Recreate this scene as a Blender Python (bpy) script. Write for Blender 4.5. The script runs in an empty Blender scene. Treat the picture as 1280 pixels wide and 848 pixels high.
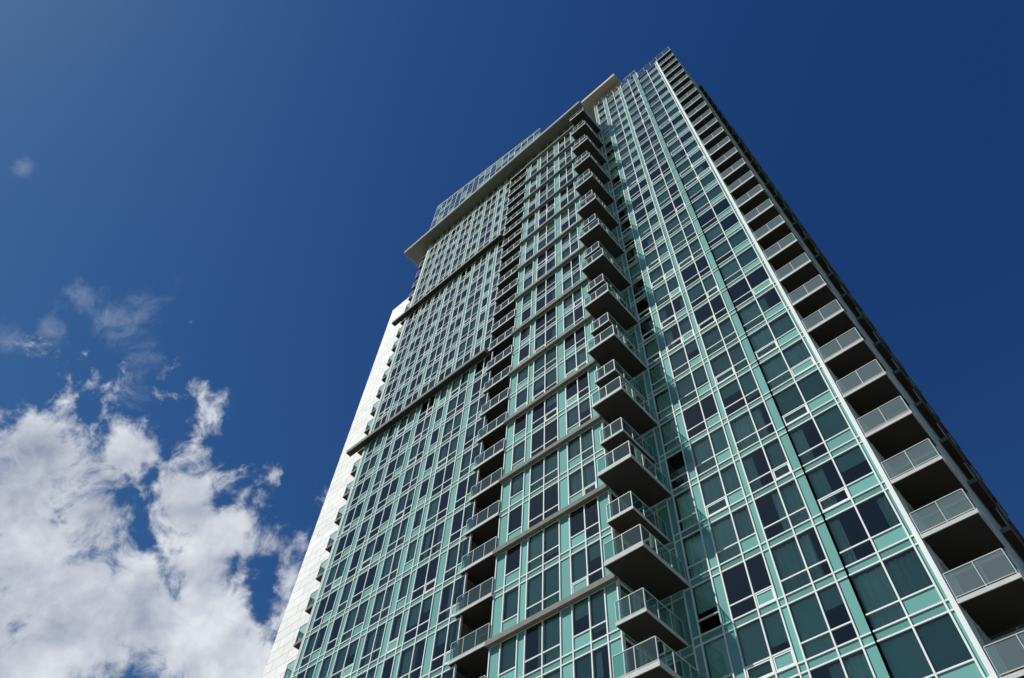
import bpy, math, random
from mathutils import Matrix, Vector
random.seed(11)
scene=bpy.context.scene
scene.view_settings.view_transform='Standard'
scene.view_settings.look='None'
scene.view_settings.exposure=0
FH=2.9
def L(k): return 18.9+FH*k
SUN=Vector((-0.323,-0.556,0.766)).normalized()

# ---------------- materials ----------------
def newmat(name):
    m=bpy.data.materials.new(name); m.use_nodes=True
    nt=m.node_tree
    for n in list(nt.nodes): nt.nodes.remove(n)
    out=nt.nodes.new('ShaderNodeOutputMaterial')
    return m,nt,out
def N(nt,t,**kw):
    n=nt.nodes.new(t)
    for k,v in kw.items(): setattr(n,k,v)
    return n
def attr(nt):
    a=N(nt,'ShaderNodeAttribute'); a.attribute_name='var'; return a.outputs['Fac']
def simple(name,col,rough=0.6,var=0.15,nscale=0.8,namp=0.12,spec=0.3,streak=False,coat=0.0):
    m,nt,out=newmat(name)
    b=N(nt,'ShaderNodeBsdfPrincipled')
    b.inputs['Roughness'].default_value=rough
    b.inputs['Specular IOR Level'].default_value=spec
    b.inputs['Coat Weight'].default_value=coat
    b.inputs['Coat Roughness'].default_value=0.0
    b.inputs['Coat IOR'].default_value=1.6
    g=N(nt,'ShaderNodeNewGeometry')
    mp=N(nt,'ShaderNodeMapping'); nt.links.new(g.outputs['Position'],mp.inputs['Vector'])
    mp.inputs['Scale'].default_value=(2.5,2.5,0.25) if streak else (1,1,1)
    no=N(nt,'ShaderNodeTexNoise'); no.inputs['Scale'].default_value=nscale; no.inputs['Detail'].default_value=4
    nt.links.new(mp.outputs[0],no.inputs['Vector'])
    m1=N(nt,'ShaderNodeMath',operation='MULTIPLY_ADD'); nt.links.new(no.outputs['Fac'],m1.inputs[0]); m1.inputs[1].default_value=namp*2; m1.inputs[2].default_value=1-namp
    m2=N(nt,'ShaderNodeMath',operation='MULTIPLY_ADD'); nt.links.new(attr(nt),m2.inputs[0]); m2.inputs[1].default_value=var*2; m2.inputs[2].default_value=1-var
    m3=N(nt,'ShaderNodeMath',operation='MULTIPLY'); nt.links.new(m1.outputs[0],m3.inputs[0]); nt.links.new(m2.outputs[0],m3.inputs[1])
    vm=N(nt,'ShaderNodeVectorMath',operation='SCALE'); vm.inputs[0].default_value=col; nt.links.new(m3.outputs[0],vm.inputs['Scale'])
    nt.links.new(vm.outputs[0],b.inputs['Base Color'])
    nt.links.new(b.outputs[0],out.inputs[0])
    return m
def glassmat(name,tint,boost=0.0,haze=0.0,hazecol=(0.5,0.8,0.78),refl=(1,1,1),ior=1.5):
    m,nt,out=newmat(name)
    tr=N(nt,'ShaderNodeBsdfTransparent')
    v=attr(nt)
    vm=N(nt,'ShaderNodeVectorMath',operation='SCALE'); vm.inputs[0].default_value=tint
    ma=N(nt,'ShaderNodeMath',operation='MULTIPLY_ADD'); nt.links.new(v,ma.inputs[0]); ma.inputs[1].default_value=0.2; ma.inputs[2].default_value=0.87
    nt.links.new(ma.outputs[0],vm.inputs['Scale']); nt.links.new(vm.outputs[0],tr.inputs['Color'])
    gl=N(nt,'ShaderNodeBsdfGlossy'); gl.inputs['Roughness'].default_value=0.0; gl.inputs['Color'].default_value=(*refl,1)
    fr=N(nt,'ShaderNodeFresnel'); fr.inputs['IOR'].default_value=ior
    ad=N(nt,'ShaderNodeMath',operation='ADD',use_clamp=True); nt.links.new(fr.outputs[0],ad.inputs[0]); ad.inputs[1].default_value=boost
    base=tr
    if haze>0:
        df=N(nt,'ShaderNodeBsdfDiffuse'); df.inputs['Color'].default_value=(*hazecol,1)
        mh=N(nt,'ShaderNodeMixShader'); mh.inputs[0].default_value=haze
        nt.links.new(tr.outputs[0],mh.inputs[1]); nt.links.new(df.outputs[0],mh.inputs[2]); base=mh
    mx=N(nt,'ShaderNodeMixShader'); nt.links.new(ad.outputs[0],mx.inputs[0])
    nt.links.new(base.outputs[0],mx.inputs[1]); nt.links.new(gl.outputs[0],mx.inputs[2])
    nt.links.new(mx.outputs[0],out.inputs[0])
    return m
def precast(name):
    m,nt,out=newmat(name)
    b=N(nt,'ShaderNodeBsdfPrincipled'); b.inputs['Roughness'].default_value=0.8
    g=N(nt,'ShaderNodeNewGeometry'); sp=N(nt,'ShaderNodeSeparateXYZ'); nt.links.new(g.outputs['Position'],sp.inputs[0])
    ad=N(nt,'ShaderNodeMath',operation='ADD'); nt.links.new(sp.outputs[0],ad.inputs[0]); nt.links.new(sp.outputs[1],ad.inputs[1])
    cb=N(nt,'ShaderNodeCombineXYZ'); nt.links.new(ad.outputs[0],cb.inputs[0]); nt.links.new(sp.outputs[2],cb.inputs[1])
    br=N(nt,'ShaderNodeTexBrick'); br.offset=0.5; br.inputs['Scale'].default_value=1
    br.inputs['Brick Width'].default_value=1.9; br.inputs['Row Height'].default_value=0.967; br.inputs['Mortar Size'].default_value=0.03
    br.inputs['Color1'].default_value=(0.86,0.86,0.84,1); br.inputs['Color2'].default_value=(0.78,0.78,0.76,1); br.inputs['Mortar'].default_value=(0.45,0.45,0.44,1)
    nt.links.new(cb.outputs[0],br.inputs['Vector']); 
    no=N(nt,'ShaderNodeTexNoise'); no.inputs['Scale'].default_value=0.4; no.inputs['Detail'].default_value=6
    nt.links.new(g.outputs['Position'],no.inputs['Vector'])
    ma=N(nt,'ShaderNodeMath',operation='MULTIPLY_ADD'); nt.links.new(no.outputs['Fac'],ma.inputs[0]); ma.inputs[1].default_value=0.36; ma.inputs[2].default_value=0.82
    vm=N(nt,'ShaderNodeVectorMath',operation='SCALE'); nt.links.new(br.outputs['Color'],vm.inputs[0]); nt.links.new(ma.outputs[0],vm.inputs['Scale'])
    nt.links.new(vm.outputs[0],b.inputs['Base Color']); nt.links.new(b.outputs[0],out.inputs[0])
    return m
M={
 'frame':simple('white_aluminium',(0.76,0.80,0.78),0.65,0.06,spec=0.1),
 'teal':simple('teal_spandrel_glass',(0.155,0.39,0.35),0.7,0.12,0.5,0.06,0.05,coat=1.0),
 'tealdark':simple('slab_cover_glass',(0.11,0.285,0.255),0.7,0.22,0.5,0.06,0.05,coat=1.0),
 'glass':glassmat('tinted_window_glass',(0.66,0.90,0.83),0.03,ior=1.55),
 'railglass':glassmat('balcony_rail_glass',(0.42,0.68,0.62),0.02,0.06,(0.42,0.64,0.60)),
 'railclear':glassmat('pale_rail_glass',(0.55,0.80,0.75),0.03,0.20,(0.52,0.68,0.68)),
 'concrete':simple('balcony_concrete',(0.19,0.19,0.17),0.85,0.08,0.9,0.25,streak=True),
 'canopy':simple('canopy_concrete',(0.25,0.25,0.235),0.85,0.05,0.5,0.25),
 'conclight':simple('painted_slab_edge',(0.52,0.53,0.51),0.8,0.05,0.9,0.2,streak=True),
 'soffit':simple('dark_soffit',(0.04,0.037,0.033),0.9,0.1),  # near-black colour that paints in the shade on slab undersides
 'curtain':simple('curtain_fabric',(0.84,0.86,0.80),0.9,0.10),
 'blind':simple('roller_blind',(0.64,0.72,0.66),0.9,0.22),
 'inner':simple('interior_wall',(0.20,0.19,0.17),0.9,0.2),
 'ceil':simple('interior_ceiling',(0.32,0.32,0.30),0.9,0.1),
 'metal':simple('rail_metal',(0.40,0.45,0.44),0.5,0.1),
 'beige':simple('beige_fascia',(0.50,0.43,0.34),0.8,0.05),
 'precast':precast('white_precast_panels'),
 'roof':simple('roof_gravel',(0.2,0.2,0.19),0.95,0.05,3,0.3),
 'chair':simple('patio_furniture',(0.25,0.17,0.1),0.6,0.4),
}
# ---------------- mesh buckets ----------------
B={}
def bucket(part,mat):
    key=(part,mat)
    if key not in B: B[key]=([],[],[])
    return B[key]
def hexa(part,mat,p,var=None):
    v,f,a=bucket(part,mat); o=len(v); v.extend(p)
    for q in ((0,3,2,1),(4,5,6,7),(0,1,5,4),(1,2,6,5),(2,3,7,6),(3,0,4,7)):
        f.append(tuple(o+i for i in q))
    r=random.random() if var is None else var
    a.extend([r]*6)
def box(part,mat,x0,x1,y0,y1,z0,z1,var=None):
    if x0>x1:x0,x1=x1,x0
    if y0>y1:y0,y1=y1,y0
    hexa(part,mat,[(x0,y0,z0),(x1,y0,z0),(x1,y1,z0),(x0,y1,z0),(x0,y0,z1),(x1,y0,z1),(x1,y1,z1),(x0,y1,z1)],var)
def quad(part,mat,p,var=None):
    v,f,a=bucket(part,mat); o=len(v); v.extend(p); f.append((o,o+1,o+2,o+3)); a.append(random.random() if var is None else var)
def slab(x0,x1,y0,y1,z0,z1,mat='conclight'):
    box('balcony_slabs',mat,x0,x1,y0,y1,z0,z1)
    box('underside_shade_sheets','soffit',x0+0.04,x1-0.04,y0+0.04,y1-0.02,z0-0.008,z0-0.003)  # thin added sheet, shade below the slab put in as dark colour
class Fr:
    def __init__(s,side,c): s.side=side; s.c=c
    def pt(s,a,d,z):
        if s.side=='front': return (a,s.c-d,z)
        if s.side=='back': return (a,s.c+d,z)
        if s.side=='right': return (s.c+d,a,z)
        return (s.c-d,a,z)
    def box(s,part,mat,a0,a1,d0,d1,z0,z1,var=None):
        p=s.pt(a0,d0,z0); q=s.pt(a1,d1,z1)
        box(part,mat,p[0],q[0],p[1],q[1],z0,z1,var)
    def quad(s,part,mat,a0,a1,d,z0,z1,var=None,jit=0.0):
        j=[random.uniform(-jit,jit) for _ in range(3)]
        P=[s.pt(a0,d+j[0],z0),s.pt(a1,d+j[1],z0),s.pt(a1,d+j[1]+j[2],z1),s.pt(a0,d+j[0]+j[2],z1)]
        if s.side in('left','back'): P.reverse()
        quad(part,mat,P,var)
def curtain(F,a0,a1,z0,z1,d=-0.2):
    n=max(4,int((a1-a0)/0.055)); var=random.random()
    v,f,a=bucket('curtains','curtain'); o=len(v)
    ph=random.random()*6; fq=random.uniform(1.2,1.9)
    for i in range(n+1):
        t=a0+(a1-a0)*i/n
        dd=d+0.07*math.sin(i*fq+ph)+0.035*math.sin(i*0.53+ph*2)
        v.append(F.pt(t,dd,z0)); v.append(F.pt(t+0.02*math.sin(i*1.3),d+(dd-d)*0.5,z1))
    for i in range(n):
        f.append((o+2*i,o+2*i+2,o+2*i+3,o+2*i+1)); a.append(var)
def facade(F,s0,cells,k0,k1,dark=0.3,part_depth=3.0,detail=True,cur=0.3):
    zb=L(k0)-0.28; zt=L(k1)-0.28
    s=s0; grp=0
    cl=[]
    for c in cells.split():
        t=c[0]; w=float(c[1:])
        if t in 'PC': grp+=1
        cl.append((t,s,s+w,grp)); s+=w
    for (t,a,b,g) in cl:
        if t=='C':
            F.box('frames','conclight',a,b,-0.3,0.05,zb,zt,0.5); continue
        F.box('frames','frame',a-0.032,a+0.032,-0.06,0.065,zb,zt,0.5)
    F.box('frames','frame',s-0.032,s+0.032,-0.06,0.065,zb,zt,0.5)
    for (t,a,b,g) in cl:
        if t=='P' and detail:
            m=(a+b)/2
            F.box('interior','inner',m-0.06,m+0.06,-0.1,-part_depth,zb,zt)
    for k in range(k0,k1):
        z=L(k); st={}
        for (t,a,b,g) in cl:
            if t=='C': continue
            if g not in st:
                r=random.random()
                st[g]='open' if r<dark else ('curtain' if r<dark+cur else 'blind')
            F.quad('spandrels','tealdark' if t!='P' else 'teal',a+0.032,b-0.032,0.0,z-0.28,z+0.12)
            F.box('frames','frame',a+0.032,b-0.032,-0.04,0.05,z-0.31,z-0.25,0.5)
            F.box('frames','frame',a+0.032,b-0.032,-0.04,0.05,z+0.09,z+0.15,0.5)
            if t=='P':
                F.quad('spandrels','teal',a+0.032,b-0.032,0.0,z+0.12,z+FH-0.28,jit=0.003)
                continue
            zt1=z+0.82
            F.box('frames','frame',a+0.032,b-0.032,-0.04,0.048,zt1-0.03,zt1+0.03,0.5)
            if t=='V': F.quad('spandrels','teal',a+0.032,b-0.032,0.0,z+0.12,zt1)
            else: F.quad('glazing','glass',a+0.032,b-0.032,0.0,z+0.12,zt1,jit=0.003)
            F.quad('glazing','glass',a+0.032,b-0.032,0.0,zt1,z+FH-0.28,jit=0.006)
            if not detail: continue
            if random.random()<0.22:
                for (p0,p1,q0,q1) in ((a+.032,b-.032,z+.16,z+.23),(a+.032,b-.032,zt1-.10,zt1-.03),(a+.032,a+.10,z+.23,zt1-.10),(b-.10,b-.032,z+.23,zt1-.10)):
                    F.box('frames','frame',p0,p1,-0.03,0.03,q0,q1,0.5)
            mode=st[g]
            if random.random()<0.12: mode=random.choice(['open','blind','curtain'])
            if mode=='curtain':
                w=b-a; u=random.random()
                if u<0.6: curtain(F,a+0.02,b-0.02,z+0.02,z+FH-0.3)
                elif u<0.8: curtain(F,a+0.02,a+w*random.uniform(.35,.6),z+0.02,z+FH-0.3)
                else: curtain(F,b-w*random.uniform(.35,.6),b-0.02,z+0.02,z+FH-0.3)
            elif mode=='blind':
                fr=random.choice([1,1,1,.8,.55,.35])
                F.quad('curtains','blind',a+0.05,b-0.05,-0.12,z+FH-0.3-fr*2.45,z+FH-0.3)
def rail(F,a0,a1,z,d=0.0,n=None,h=1.1,mat='railglass'):
    if n is None: n=max(1,round(abs(a1-a0)/1.1))
    F.box('balcony_rails','metal',a0,a1,d-0.022,d+0.022,z+h-0.035,z+h)
    F.box('balcony_rails','metal',a0,a1,d-0.015,d+0.015,z+0.08,z+0.11)
    for i in range(n):
        p=a0+(a1-a0)*i/n; q=a0+(a1-a0)*(i+1)/n
        F.quad('balcony_glass',mat,p+0.03,q-0.03,d,z+0.11,z+h-0.035,jit=0.006)
    for i in range(n+1):
        p=a0+(a1-a0)*i/n
        F.box('balcony_rails','metal',p-0.018,p+0.018,d-0.02,d+0.02,z,z+h-0.035)
def chair(cx,cy,z):
    v=random.random()
    box('patio_furniture','chair',cx,cx+.45,cy,cy+.45,z+.42,z+.47,v)
    box('patio_furniture','chair',cx,cx+.45,cy+.45,cy+.49,z+.47,z+.95,v)
    for ax in (0,.41):
        for ay in (0,.41): box('patio_furniture','chair',cx+ax,cx+ax+.04,cy+ay,cy+ay+.04,z,z+.42,v)

KB=-5
YM=22.7; XR=-15.37; XM=-23.2; XL=-26.0; XE=-41.6
YW=25.2; XWL=-13.5; XC=-3.4; XS=-1.3
KO=27; YB=41.0
F=Fr('front',YM)
mid='P0.72 V1.1 P0.5 W1.1 W1.1 P0.7 V1.0 W0.9 P0.71'
facade(F,XM,mid,KB,KO,dark=0.27)
lowp='C0.3 P0.5 W1.0 V1.0 P0.6 W1.0 P0.45 W1.1 V1.0 P0.6 W1.0 W0.8 P0.6 V0.9 P0.5 W1.1 W0.95 P0.7 W1.0 V0.9'
upp ='C0.3 P0.4 W0.9 W0.8 P0.4 V0.8 W0.9 P0.4 W0.9 V0.8 P0.4 W0.9 W0.9 P0.4 W0.8 V0.9 P0.4 W1.0 W0.9 P0.4 V0.8 P0.4 W0.8'
facade(F,XE,lowp,KB,12,dark=0.3)
facade(F,XE,upp,12,20,dark=0.48)
facade(F,XE,upp,20,KO,dark=0.55)
def wsum(c): return sum(float(t[1:]) for t in c.split())
for c,k0,k1 in ((lowp,KB,12),(upp,12,KO)):
    e=XE+wsum(c)
    if e<XL-0.05: F.box('frames','conclight',e+0.033,XL,-0.3,0.03,L(k0)-.28,L(k1)-.28,0.5)
for k in (12,20):
    box('slab_bands','concrete',XE-1.9,XL+0.05,YM-0.62,YM-0.07,L(k)-0.4,L(k)+0.0)
    box('underside_shade_sheets','soffit',XE-1.85,XL,YM-0.58,YM-0.09,L(k)-0.408,L(k)-0.403)  # painted shade under the band, also a thin dark sheet
for k in range(-4,KO,2):
    box('slab_bands','concrete',XM-0.1,XR+0.06,YM-0.32,YM-0.07,L(k)-0.33,L(k)-0.03)
Fb=Fr('front',24.5)
facade(Fb,XL,'W0.9 W0.95 W0.95',KB,KO,dark=0.75,detail=True)
Fr('right',XL).box('walls','concrete',YM+0.06,24.5,-0.25,-0.002,0,L(KO))
Fr('left',XM).box('walls','concrete',YM+0.06,24.5,-0.25,-0.002,0,L(KO))
for k in range(KB,KO):
    z=L(k)
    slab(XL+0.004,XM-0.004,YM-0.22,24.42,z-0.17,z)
    rail(Fr('front',YM-0.15),XL+0.05,XM-0.05,z,n=3)
    if random.random()<0.4: chair(random.uniform(-25.6,-24),random.uniform(22.9,23.3),z)
for k in range(KB,KO):
    z=L(k)
    slab(XE-1.25,XE-0.08,YM+0.1,YM+2.2,z-0.15,z,'concrete')
    rail(Fr('front',YM+0.15),XE-1.2,XE-0.1,z,n=1,h=1.4)
    rail(Fr('left',XE-1.2),YM+0.2,YM+2.1,z,n=2)
facade(Fr('left',XE),YM+0.1,'W0.9 P0.5 W1.3',KB,KO,detail=False)
facade(Fr('right',XR),YM+0.06,'W1.1 P0.4 W1.2',KB,KO,dark=0.7)
facade(Fr('front',25.5),XR+0.1,'W0.9 P0.8',KB,KO,dark=0.8)
for k in range(KB,KO+1):
    z=L(k); big=(k%2==0)
    yf=21.65 if big else 22.15; xr=-13.12 if big else -13.7; th=0.22 if big else 0.14
    if k<KO:
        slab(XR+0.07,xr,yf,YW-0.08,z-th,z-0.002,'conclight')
        rail(Fr('front',yf+0.08),XR+0.1,xr-0.08,z,n=2)
        rail(Fr('right',xr-0.08),yf+0.1,YW-0.12,z,n=3)
        if random.random()<0.4: chair(random.uniform(-15,-14.4),random.uniform(22.5,23.3),z)
def cz(r): return r+1.6
box('roof_canopy','canopy',-45.3,-13.35,21.2,25.0,cz(95.0),cz(95.7))
box('roof_canopy','concrete',-45.1,-13.5,21.4,25.05,cz(94.93),cz(94.997))
box('walls','precast',XE,XR,YM+0.15,YM+0.4,L(KO)-0.26,cz(94.92))
for k in range(KB,KO+1):
    z=L(k)
    box('floor_plates','ceil',XE+0.1,XL-0.2,YM+0.12,YB-0.2,z-0.24,z-0.02)
    box('floor_plates','ceil',XL-0.19,XM+0.2,24.6,YB-0.2,z-0.24,z-0.02)
    box('floor_plates','ceil',XM+0.21,XR-0.1,YM+0.12,YB-0.2,z-0.24,z-0.02)
box('core','inner',XE+1.5,XL-1,YM+4.2,YB-4,0,L(KO)-0.3)
box('core','inner',XL-0.99,XR-1.5,28.5,YB-4,0,L(KO)-0.3)
facade(Fr('back',YB),XE,' '.join(['P0.9 W1.6 W1.6']*6),KB,KO,detail=False)
box('walls','roof',XE,XR,25.01,YB,L(KO)-0.02,L(KO)+0.5)
px0,px1=-42.6,-21.0; zb=cz(95.71); zl,zr=cz(110.3),cz(104.3); n=18
def ztop(x): return zl+(zr-zl)*(x-px0)/(px1-px0)
yp=22.55
for i in range(n):
    a=px0+(px1-px0)*i/n; b=px0+(px1-px0)*(i+1)/n
    zz=zb; 
    while zz<min(ztop(a),ztop(b)):
        z1a=min(zz+1.45,ztop(a)-0.02); z1b=min(zz+1.45,ztop(b)-0.02)
        r=random.random()
        quad('penthouse','glass' if r<0.6 else 'tealdark',[(a+.03,yp,zz),(b-.03,yp,zz),(b-.03,yp,z1b),(a+.03,yp,z1a)])
        box('penthouse','frame',a+.025,b-.025,yp-.04,yp+.04,zz-.02,zz+.02,0.5)
        zz+=1.45
    box('penthouse','frame',a-.025,a+.025,yp-.05,yp+.05,zb,ztop(a),0.5)
def slopebox(mat,y0,y1,h0,h1):
    hexa('penthouse',mat,[(px0,y0,ztop(px0)+h0),(px1,y0,ztop(px1)+h0),(px1,y1,ztop(px1)+h0),(px0,y1,ztop(px0)+h0),(px0,y0,ztop(px0)+h1),(px1,y0,ztop(px1)+h1),(px1,y1,ztop(px1)+h1),(px0,y1,ztop(px0)+h1)])
slopebox('frame',yp-.08,yp+.1,0.0,0.12)
hexa('penthouse','inner',[(px0+1.5,yp+2.2,zb),(px1,yp+2.2,zb),(px1,36,zb),(px0+1.5,36,zb),(px0+1.5,yp+2.2,zl-2.5),(px1,yp+2.2,zr-2.0),(px1,36,zr-2.0),(px0+1.5,36,zl-2.5)])
box('walls','precast',-51.2,XE-1.6,25.5,YB,0,cz(91.2))
box('walls','precast',XE-1.6,XE-0.02,25.52,YB,0,L(KO)-0.4)
F=Fr('front',YW)
wl='P0.4 W1.1 P0.5 W1.2 V0.9 P0.35 W1.25 W0.9 P0.5'
wr='W1.35 V1.3 P0.2'
facade(F,XWL,wl,KB,8,dark=0.13,cur=0.5)
facade(F,XWL,wl,8,30,dark=0.3)
facade(F,-6.4,wr,KB,8,dark=0.15,cur=0.55)
facade(F,-6.4,wr,8,29,dark=0.28)
F.box('frames','frame',-3.56,XC,-0.4,0.09,0,L(29),0.5)
F.box('frames','frame',XWL-0.06,-6.42,-0.05,0.05,L(30)+1.15,L(30)+1.22,0.5)
rail(F,XWL,-6.5,L(30)+0.0,n=9,h=1.15)
rail(F,-6.3,XS,L(29)+0.15,n=5,h=1.9)
rail(Fr('right',XS),YW,YB,L(29)+0.15,n=12,h=1.9)
facade(Fr('right',-6.45),YW+0.1,'P1.3 W1.3 P1.3 W1.3',29,30,detail=False)
facade(Fr('front',27.6),XC,'W1.0 W1.1',KB,29,dark=0.85)
facade(Fr('right',XC),YW+0.45,'W1.0 W0.9',KB,29,dark=0.7)
for k in range(KB,30):
    z=L(k)
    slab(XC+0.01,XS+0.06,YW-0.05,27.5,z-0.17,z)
    if k<29:
        rail(Fr('front',YW),XC+0.05,XS+0.01,z,n=2,mat='railclear')
        rail(Fr('right',XS+0.01),YW+0.05,27.5,z,n=2,mat='railclear')
        if random.random()<0.6: chair(random.uniform(-2.9,-2.4),random.uniform(25.5,26.4),z)
        if random.random()<0.4: chair(-1.95,random.uniform(25.5,26.4),z)
side='P0.5 W1.2 W1.2 P0.6 W1.3 W1.3 P0.5 W1.2 W1.2 P0.6 W1.3 W1.3 P0.5 W1.3'
facade(Fr('right',XS),27.6,side,KB,29,detail=False)
for k in range(KB,29):
    z=L(k)
    for (a,b) in ((30.5,35.5),(37.5,41.0)):
        slab(XS+0.07,XS+0.5,a,b,z-0.2,z,'concrete')
        rail(Fr('right',XS+0.45),a+.1,b-.1,z,n=4)
for k in range(KB,30):
    z=L(k)
    box('floor_plates','ceil',XWL+0.1,XC-0.15,YW+0.12,YB,z-0.24,z-0.02)
    box('floor_plates','ceil',XC-0.14,XS-0.1,27.7,YB,z-0.24,z-0.02)
box('floor_plates','roof',XWL+0.1,-6.5,YW+0.12,YB,L(30)-0.24,L(30)-0.02)
box('core','inner',XWL-1.5,-5.5,YW+4.5,YB-0.3,0,L(29)-0.3)
box('core','inner',-5.4,XS-1.5,YW+5.5,YB-0.3,0,L(29)-0.3)
facade(Fr('back',YB+0.9),XR,' '.join(['P0.8 W1.5 W1.5']*3)+' P1.0 W1.6',KB,29,detail=False)
facade(Fr('left',XWL-0.0),YW+0.1,'W1.3 P1.0 W1.3 P1.0',KO,30,detail=False)
box('mechanical_penthouse','conclight',-13.0,-6.6,27.5,38,L(30),cz(106.7))
box('mechanical_penthouse','beige',-14.8,-9.0,24.1,32,cz(106.71),cz(107.5))
box('walls','inner',XR-1.4,XWL-0.1,26.3,YB,0,L(29))
for (x0,x1,y) in ((XE,XL,YM),(XL,XM,24.5),(XM,XR,YM),(XWL,XS,YW)):
    s=x0
    while s<x1-0.5:
        e=min(s+2.2,x1)
        quad('lobby','glass',[(s+.05,y+.1,0.3),(e-.05,y+.1,0.3),(e-.05,y+.1,L(KB)-.4),(s+.05,y+.1,L(KB)-.4)])
        box('lobby','frame',s-.05,s+.05,y,y+.2,0,L(KB)-.4,0.5); s=e
    box('lobby','concrete',x0,x1,y-.1,y+.3,L(KB)-.6,L(KB)-.31)
    box('lobby','concrete',x0,x1,y-.05,y+.35,0,.3)

tower=bpy.data.objects.new('glass_apartment_tower',None); scene.collection.objects.link(tower)
for (part,mat),(v,f,a) in B.items():
    me=bpy.data.meshes.new(part+'_'+mat); me.from_pydata(v,[],f); me.update()
    at=me.attributes.new('var','FLOAT','FACE'); at.data.foreach_set('value',a)
    me.materials.append(M[mat])
    ob=bpy.data.objects.new(part+'_'+mat,me); scene.collection.objects.link(ob); ob.parent=tower

# ---------------- ground ----------------
def sheet(name,x0,x1,y0,y1,z,mat):
    me=bpy.data.meshes.new(name); me.from_pydata([(x0,y0,z),(x1,y0,z),(x1,y1,z),(x0,y1,z)],[],[(0,1,2,3)]); me.update()
    me.materials.append(mat); o=bpy.data.objects.new(name,me); scene.collection.objects.link(o); return o
sheet('ground',-3000,3000,-3000,3000,-0.12,simple('grass_ground',(0.06,0.08,0.035),0.95,0,0.5,0.3))
sheet('sidewalk',-80,40,-4,60,0.0,simple('paving',(0.16,0.155,0.145),0.9,0,2,0.15))
sheet('road',-400,400,-18,-4.2,-0.11,simple('asphalt',(0.05,0.05,0.052),0.9,0,4,0.2))
me=bpy.data.meshes.new('kerb'); 
kv=[(-80,-4.2,-.12),(40,-4.2,-.12),(40,-4,-.12),(-80,-4,-.12),(-80,-4.2,.004),(40,-4.2,.004),(40,-4,.004),(-80,-4,.004)]
me.from_pydata(kv,[],[(0,3,2,1),(4,5,6,7),(0,1,5,4),(1,2,6,5),(2,3,7,6),(3,0,4,7)]); me.materials.append(M['conclight'])
scene.collection.objects.link(bpy.data.objects.new('kerb',me))
vv=[];ff=[]
for i in range(-60,60):
    o=len(vv); x=i*6; vv+=[(x,-11.2,-.106),(x+3,-11.2,-.106),(x+3,-11.05,-.106),(x,-11.05,-.106)]; ff.append((o,o+1,o+2,o+3))
me=bpy.data.meshes.new('road_markings'); me.from_pydata(vv,[],ff); me.materials.append(simple('road_paint',(0.8,0.8,0.78),0.7,0))
scene.collection.objects.link(bpy.data.objects.new('road_markings',me))

# ---------------- world ----------------
w=bpy.data.worlds.new('World'); scene.world=w; w.use_nodes=True
nt=w.node_tree
for n_ in list(nt.nodes): nt.nodes.remove(n_)
def m(op,a,b=None,c=None,clamp=False):
    n_=N(nt,'ShaderNodeMath',operation=op,use_clamp=clamp)
    for i,v in enumerate((a,b,c)):
        if v is None: continue
        if isinstance(v,(int,float)): n_.inputs[i].default_value=v
        else: nt.links.new(v,n_.inputs[i])
    return n_.outputs[0]
out=N(nt,'ShaderNodeOutputWorld'); bg=N(nt,'ShaderNodeBackground'); bg.inputs['Strength'].default_value=0.1
nt.links.new(bg.outputs[0],out.inputs[0])
sky=N(nt,'ShaderNodeTexSky'); sky.sky_type='NISHITA'; sky.sun_disc=False
sky.sun_elevation=math.asin(SUN.z); sky.sun_rotation=math.atan2(SUN.x,SUN.y)
sky.air_density=1.0; sky.dust_density=0.3; sky.ozone_density=3.0; sky.altitude=200
sc=N(nt,'ShaderNodeSeparateColor'); nt.links.new(sky.outputs[0],sc.inputs[0])
cc=N(nt,'ShaderNodeCombineColor')
for i,(g_,t_,c_) in enumerate(((1.95,0.25,0.25),(1.85,0.375,0.22),(1.55,0.60,0.15))):
    p=m('MULTIPLY',m('POWER',sc.outputs[i],g_),t_)
    nt.links.new(m('DIVIDE',p,m('MULTIPLY_ADD',p,c_,1.0)),cc.inputs[i])
skycol=cc.outputs[0]
tc=N(nt,'ShaderNodeTexCoord'); D=tc.outputs['Generated']
blobs=[((-.863,.149,.482),.24),((-.814,.256,.522),.165),((-.784,.336,.522),.095),((-.789,.133,.600),.085),((-.784,.045,.615),.055),((-.746,.210,.632),.085),((-.815,.051,.577),.085),((-.752,.12,.648),.045)]
wisps=[((-.669,.009,.743),.055),((-.713,-.040,.701),.022),((-.733,-.063,.677),.026),((-.613,-.177,.771),.014),((-.677,-.046,.735),.025),((-.70,.06,.71),.04)]
def field(vec,bl):
    cur=None
    for c,r in bl:
        dn=N(nt,'ShaderNodeVectorMath',operation='DISTANCE'); nt.links.new(vec,dn.inputs[0]); dn.inputs[1].default_value=Vector(c).normalized()
        v=m('MULTIPLY_ADD',dn.outputs['Value'],-1.0/r,1.0)
        cur=v if cur is None else m('SMOOTH_MAX',cur,v,0.1)
    return m('MAXIMUM',cur,-2)
def noise(vec,scale,det,rough,amp):
    n1=N(nt,'ShaderNodeTexNoise'); n1.inputs['Scale'].default_value=scale; n1.inputs['Detail'].default_value=det; n1.inputs['Roughness'].default_value=rough; nt.links.new(vec,n1.inputs['Vector'])
    return m('MULTIPLY_ADD',n1.outputs['Fac'],amp,-amp*0.5)
def sstep(v,a,b):
    mr=N(nt,'ShaderNodeMapRange',interpolation_type='SMOOTHSTEP'); nt.links.new(v,mr.inputs[0]); mr.inputs[1].default_value=a; mr.inputs[2].default_value=b; return mr.outputs[0]
nw=N(nt,'ShaderNodeTexNoise'); nw.inputs['Scale'].default_value=13; nw.inputs['Detail'].default_value=2; nt.links.new(D,nw.inputs['Vector'])
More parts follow.
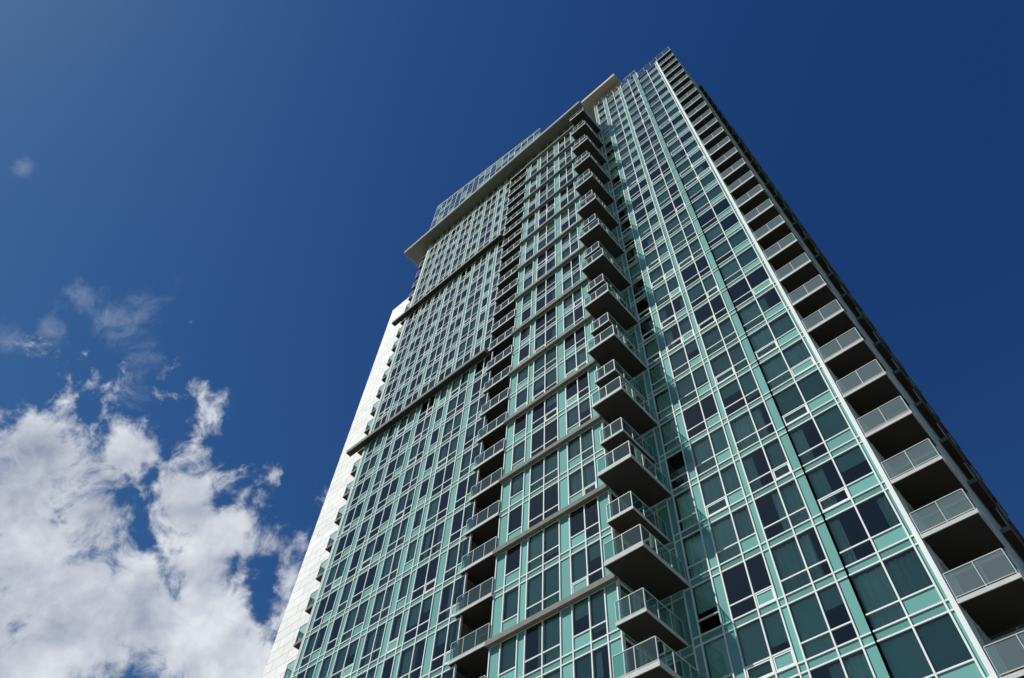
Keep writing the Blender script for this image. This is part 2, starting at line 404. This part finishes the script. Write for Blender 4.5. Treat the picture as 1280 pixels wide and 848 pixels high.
wv=N(nt,'ShaderNodeVectorMath',operation='MULTIPLY_ADD'); nt.links.new(nw.outputs['Color'],wv.inputs[0]); wv.inputs[1].default_value=(.05,.05,.05); nt.links.new(D,wv.inputs[2])
f0=field(D,blobs)
n0=noise(wv.outputs[0],15,9,0.6,4.0)
sh=N(nt,'ShaderNodeVectorMath',operation='ADD'); nt.links.new(wv.outputs[0],sh.inputs[0]); sh.inputs[1].default_value=SUN*0.02
n1=noise(sh.outputs[0],15,5,0.55,4.0)
d0=m('ADD',f0,n0)
alpha=sstep(d0,-0.1,0.6)
dw=m('ADD',field(D,wisps),noise(wv.outputs[0],26,7,0.7,3.6)); aw=m('MULTIPLY',sstep(dw,0.1,1.7),0.36)
big=noise(D,7,2,0.5,2.0)
lit=m('ADD',m('MULTIPLY_ADD',m('SUBTRACT',n0,n1),0.42,0.80),m('MULTIPLY_ADD',f0,-0.35,big),clamp=True)
cr=N(nt,'ShaderNodeMix',data_type='RGBA'); nt.links.new(lit,cr.inputs[0]); cr.inputs[6].default_value=(2.8,3.2,4.3,1); cr.inputs[7].default_value=(7.4,7.7,8.3,1)
mx=N(nt,'ShaderNodeMix',data_type='RGBA'); nt.links.new(alpha,mx.inputs[0]); nt.links.new(skycol,mx.inputs[6]); nt.links.new(cr.outputs[2],mx.inputs[7])
mx2=N(nt,'ShaderNodeMix',data_type='RGBA'); nt.links.new(aw,mx2.inputs[0]); nt.links.new(mx.outputs[2],mx2.inputs[6]); mx2.inputs[7].default_value=(4.5,5.2,6.6,1)
nt.links.new(mx2.outputs[2],bg.inputs['Color'])
# ---------------- sun ----------------
sl=bpy.data.lights.new('sun','SUN'); sl.energy=5.0; sl.angle=math.radians(0.53); sl.color=(1,0.96,0.9)
so=bpy.data.objects.new('sun',sl); so.rotation_euler=SUN.to_track_quat('Z','Y').to_euler(); so.location=(0,-20,150); scene.collection.objects.link(so)
# ---------------- camera ----------------
cam=bpy.data.cameras.new('camera'); cam.sensor_width=36; cam.lens=931/1280*36; cam.clip_end=8000
co=bpy.data.objects.new('camera',cam); scene.collection.objects.link(co)
Z=Vector((48,587,-931)).normalized(); X=Vector((1800,1330,931)); X=(X-Z*X.dot(Z)).normalized(); Y=Z.cross(X)
R=Matrix((X,Y,Z)).to_4x4(); co.matrix_world=Matrix.Translation((0,0,1.6))@R
scene.camera=co
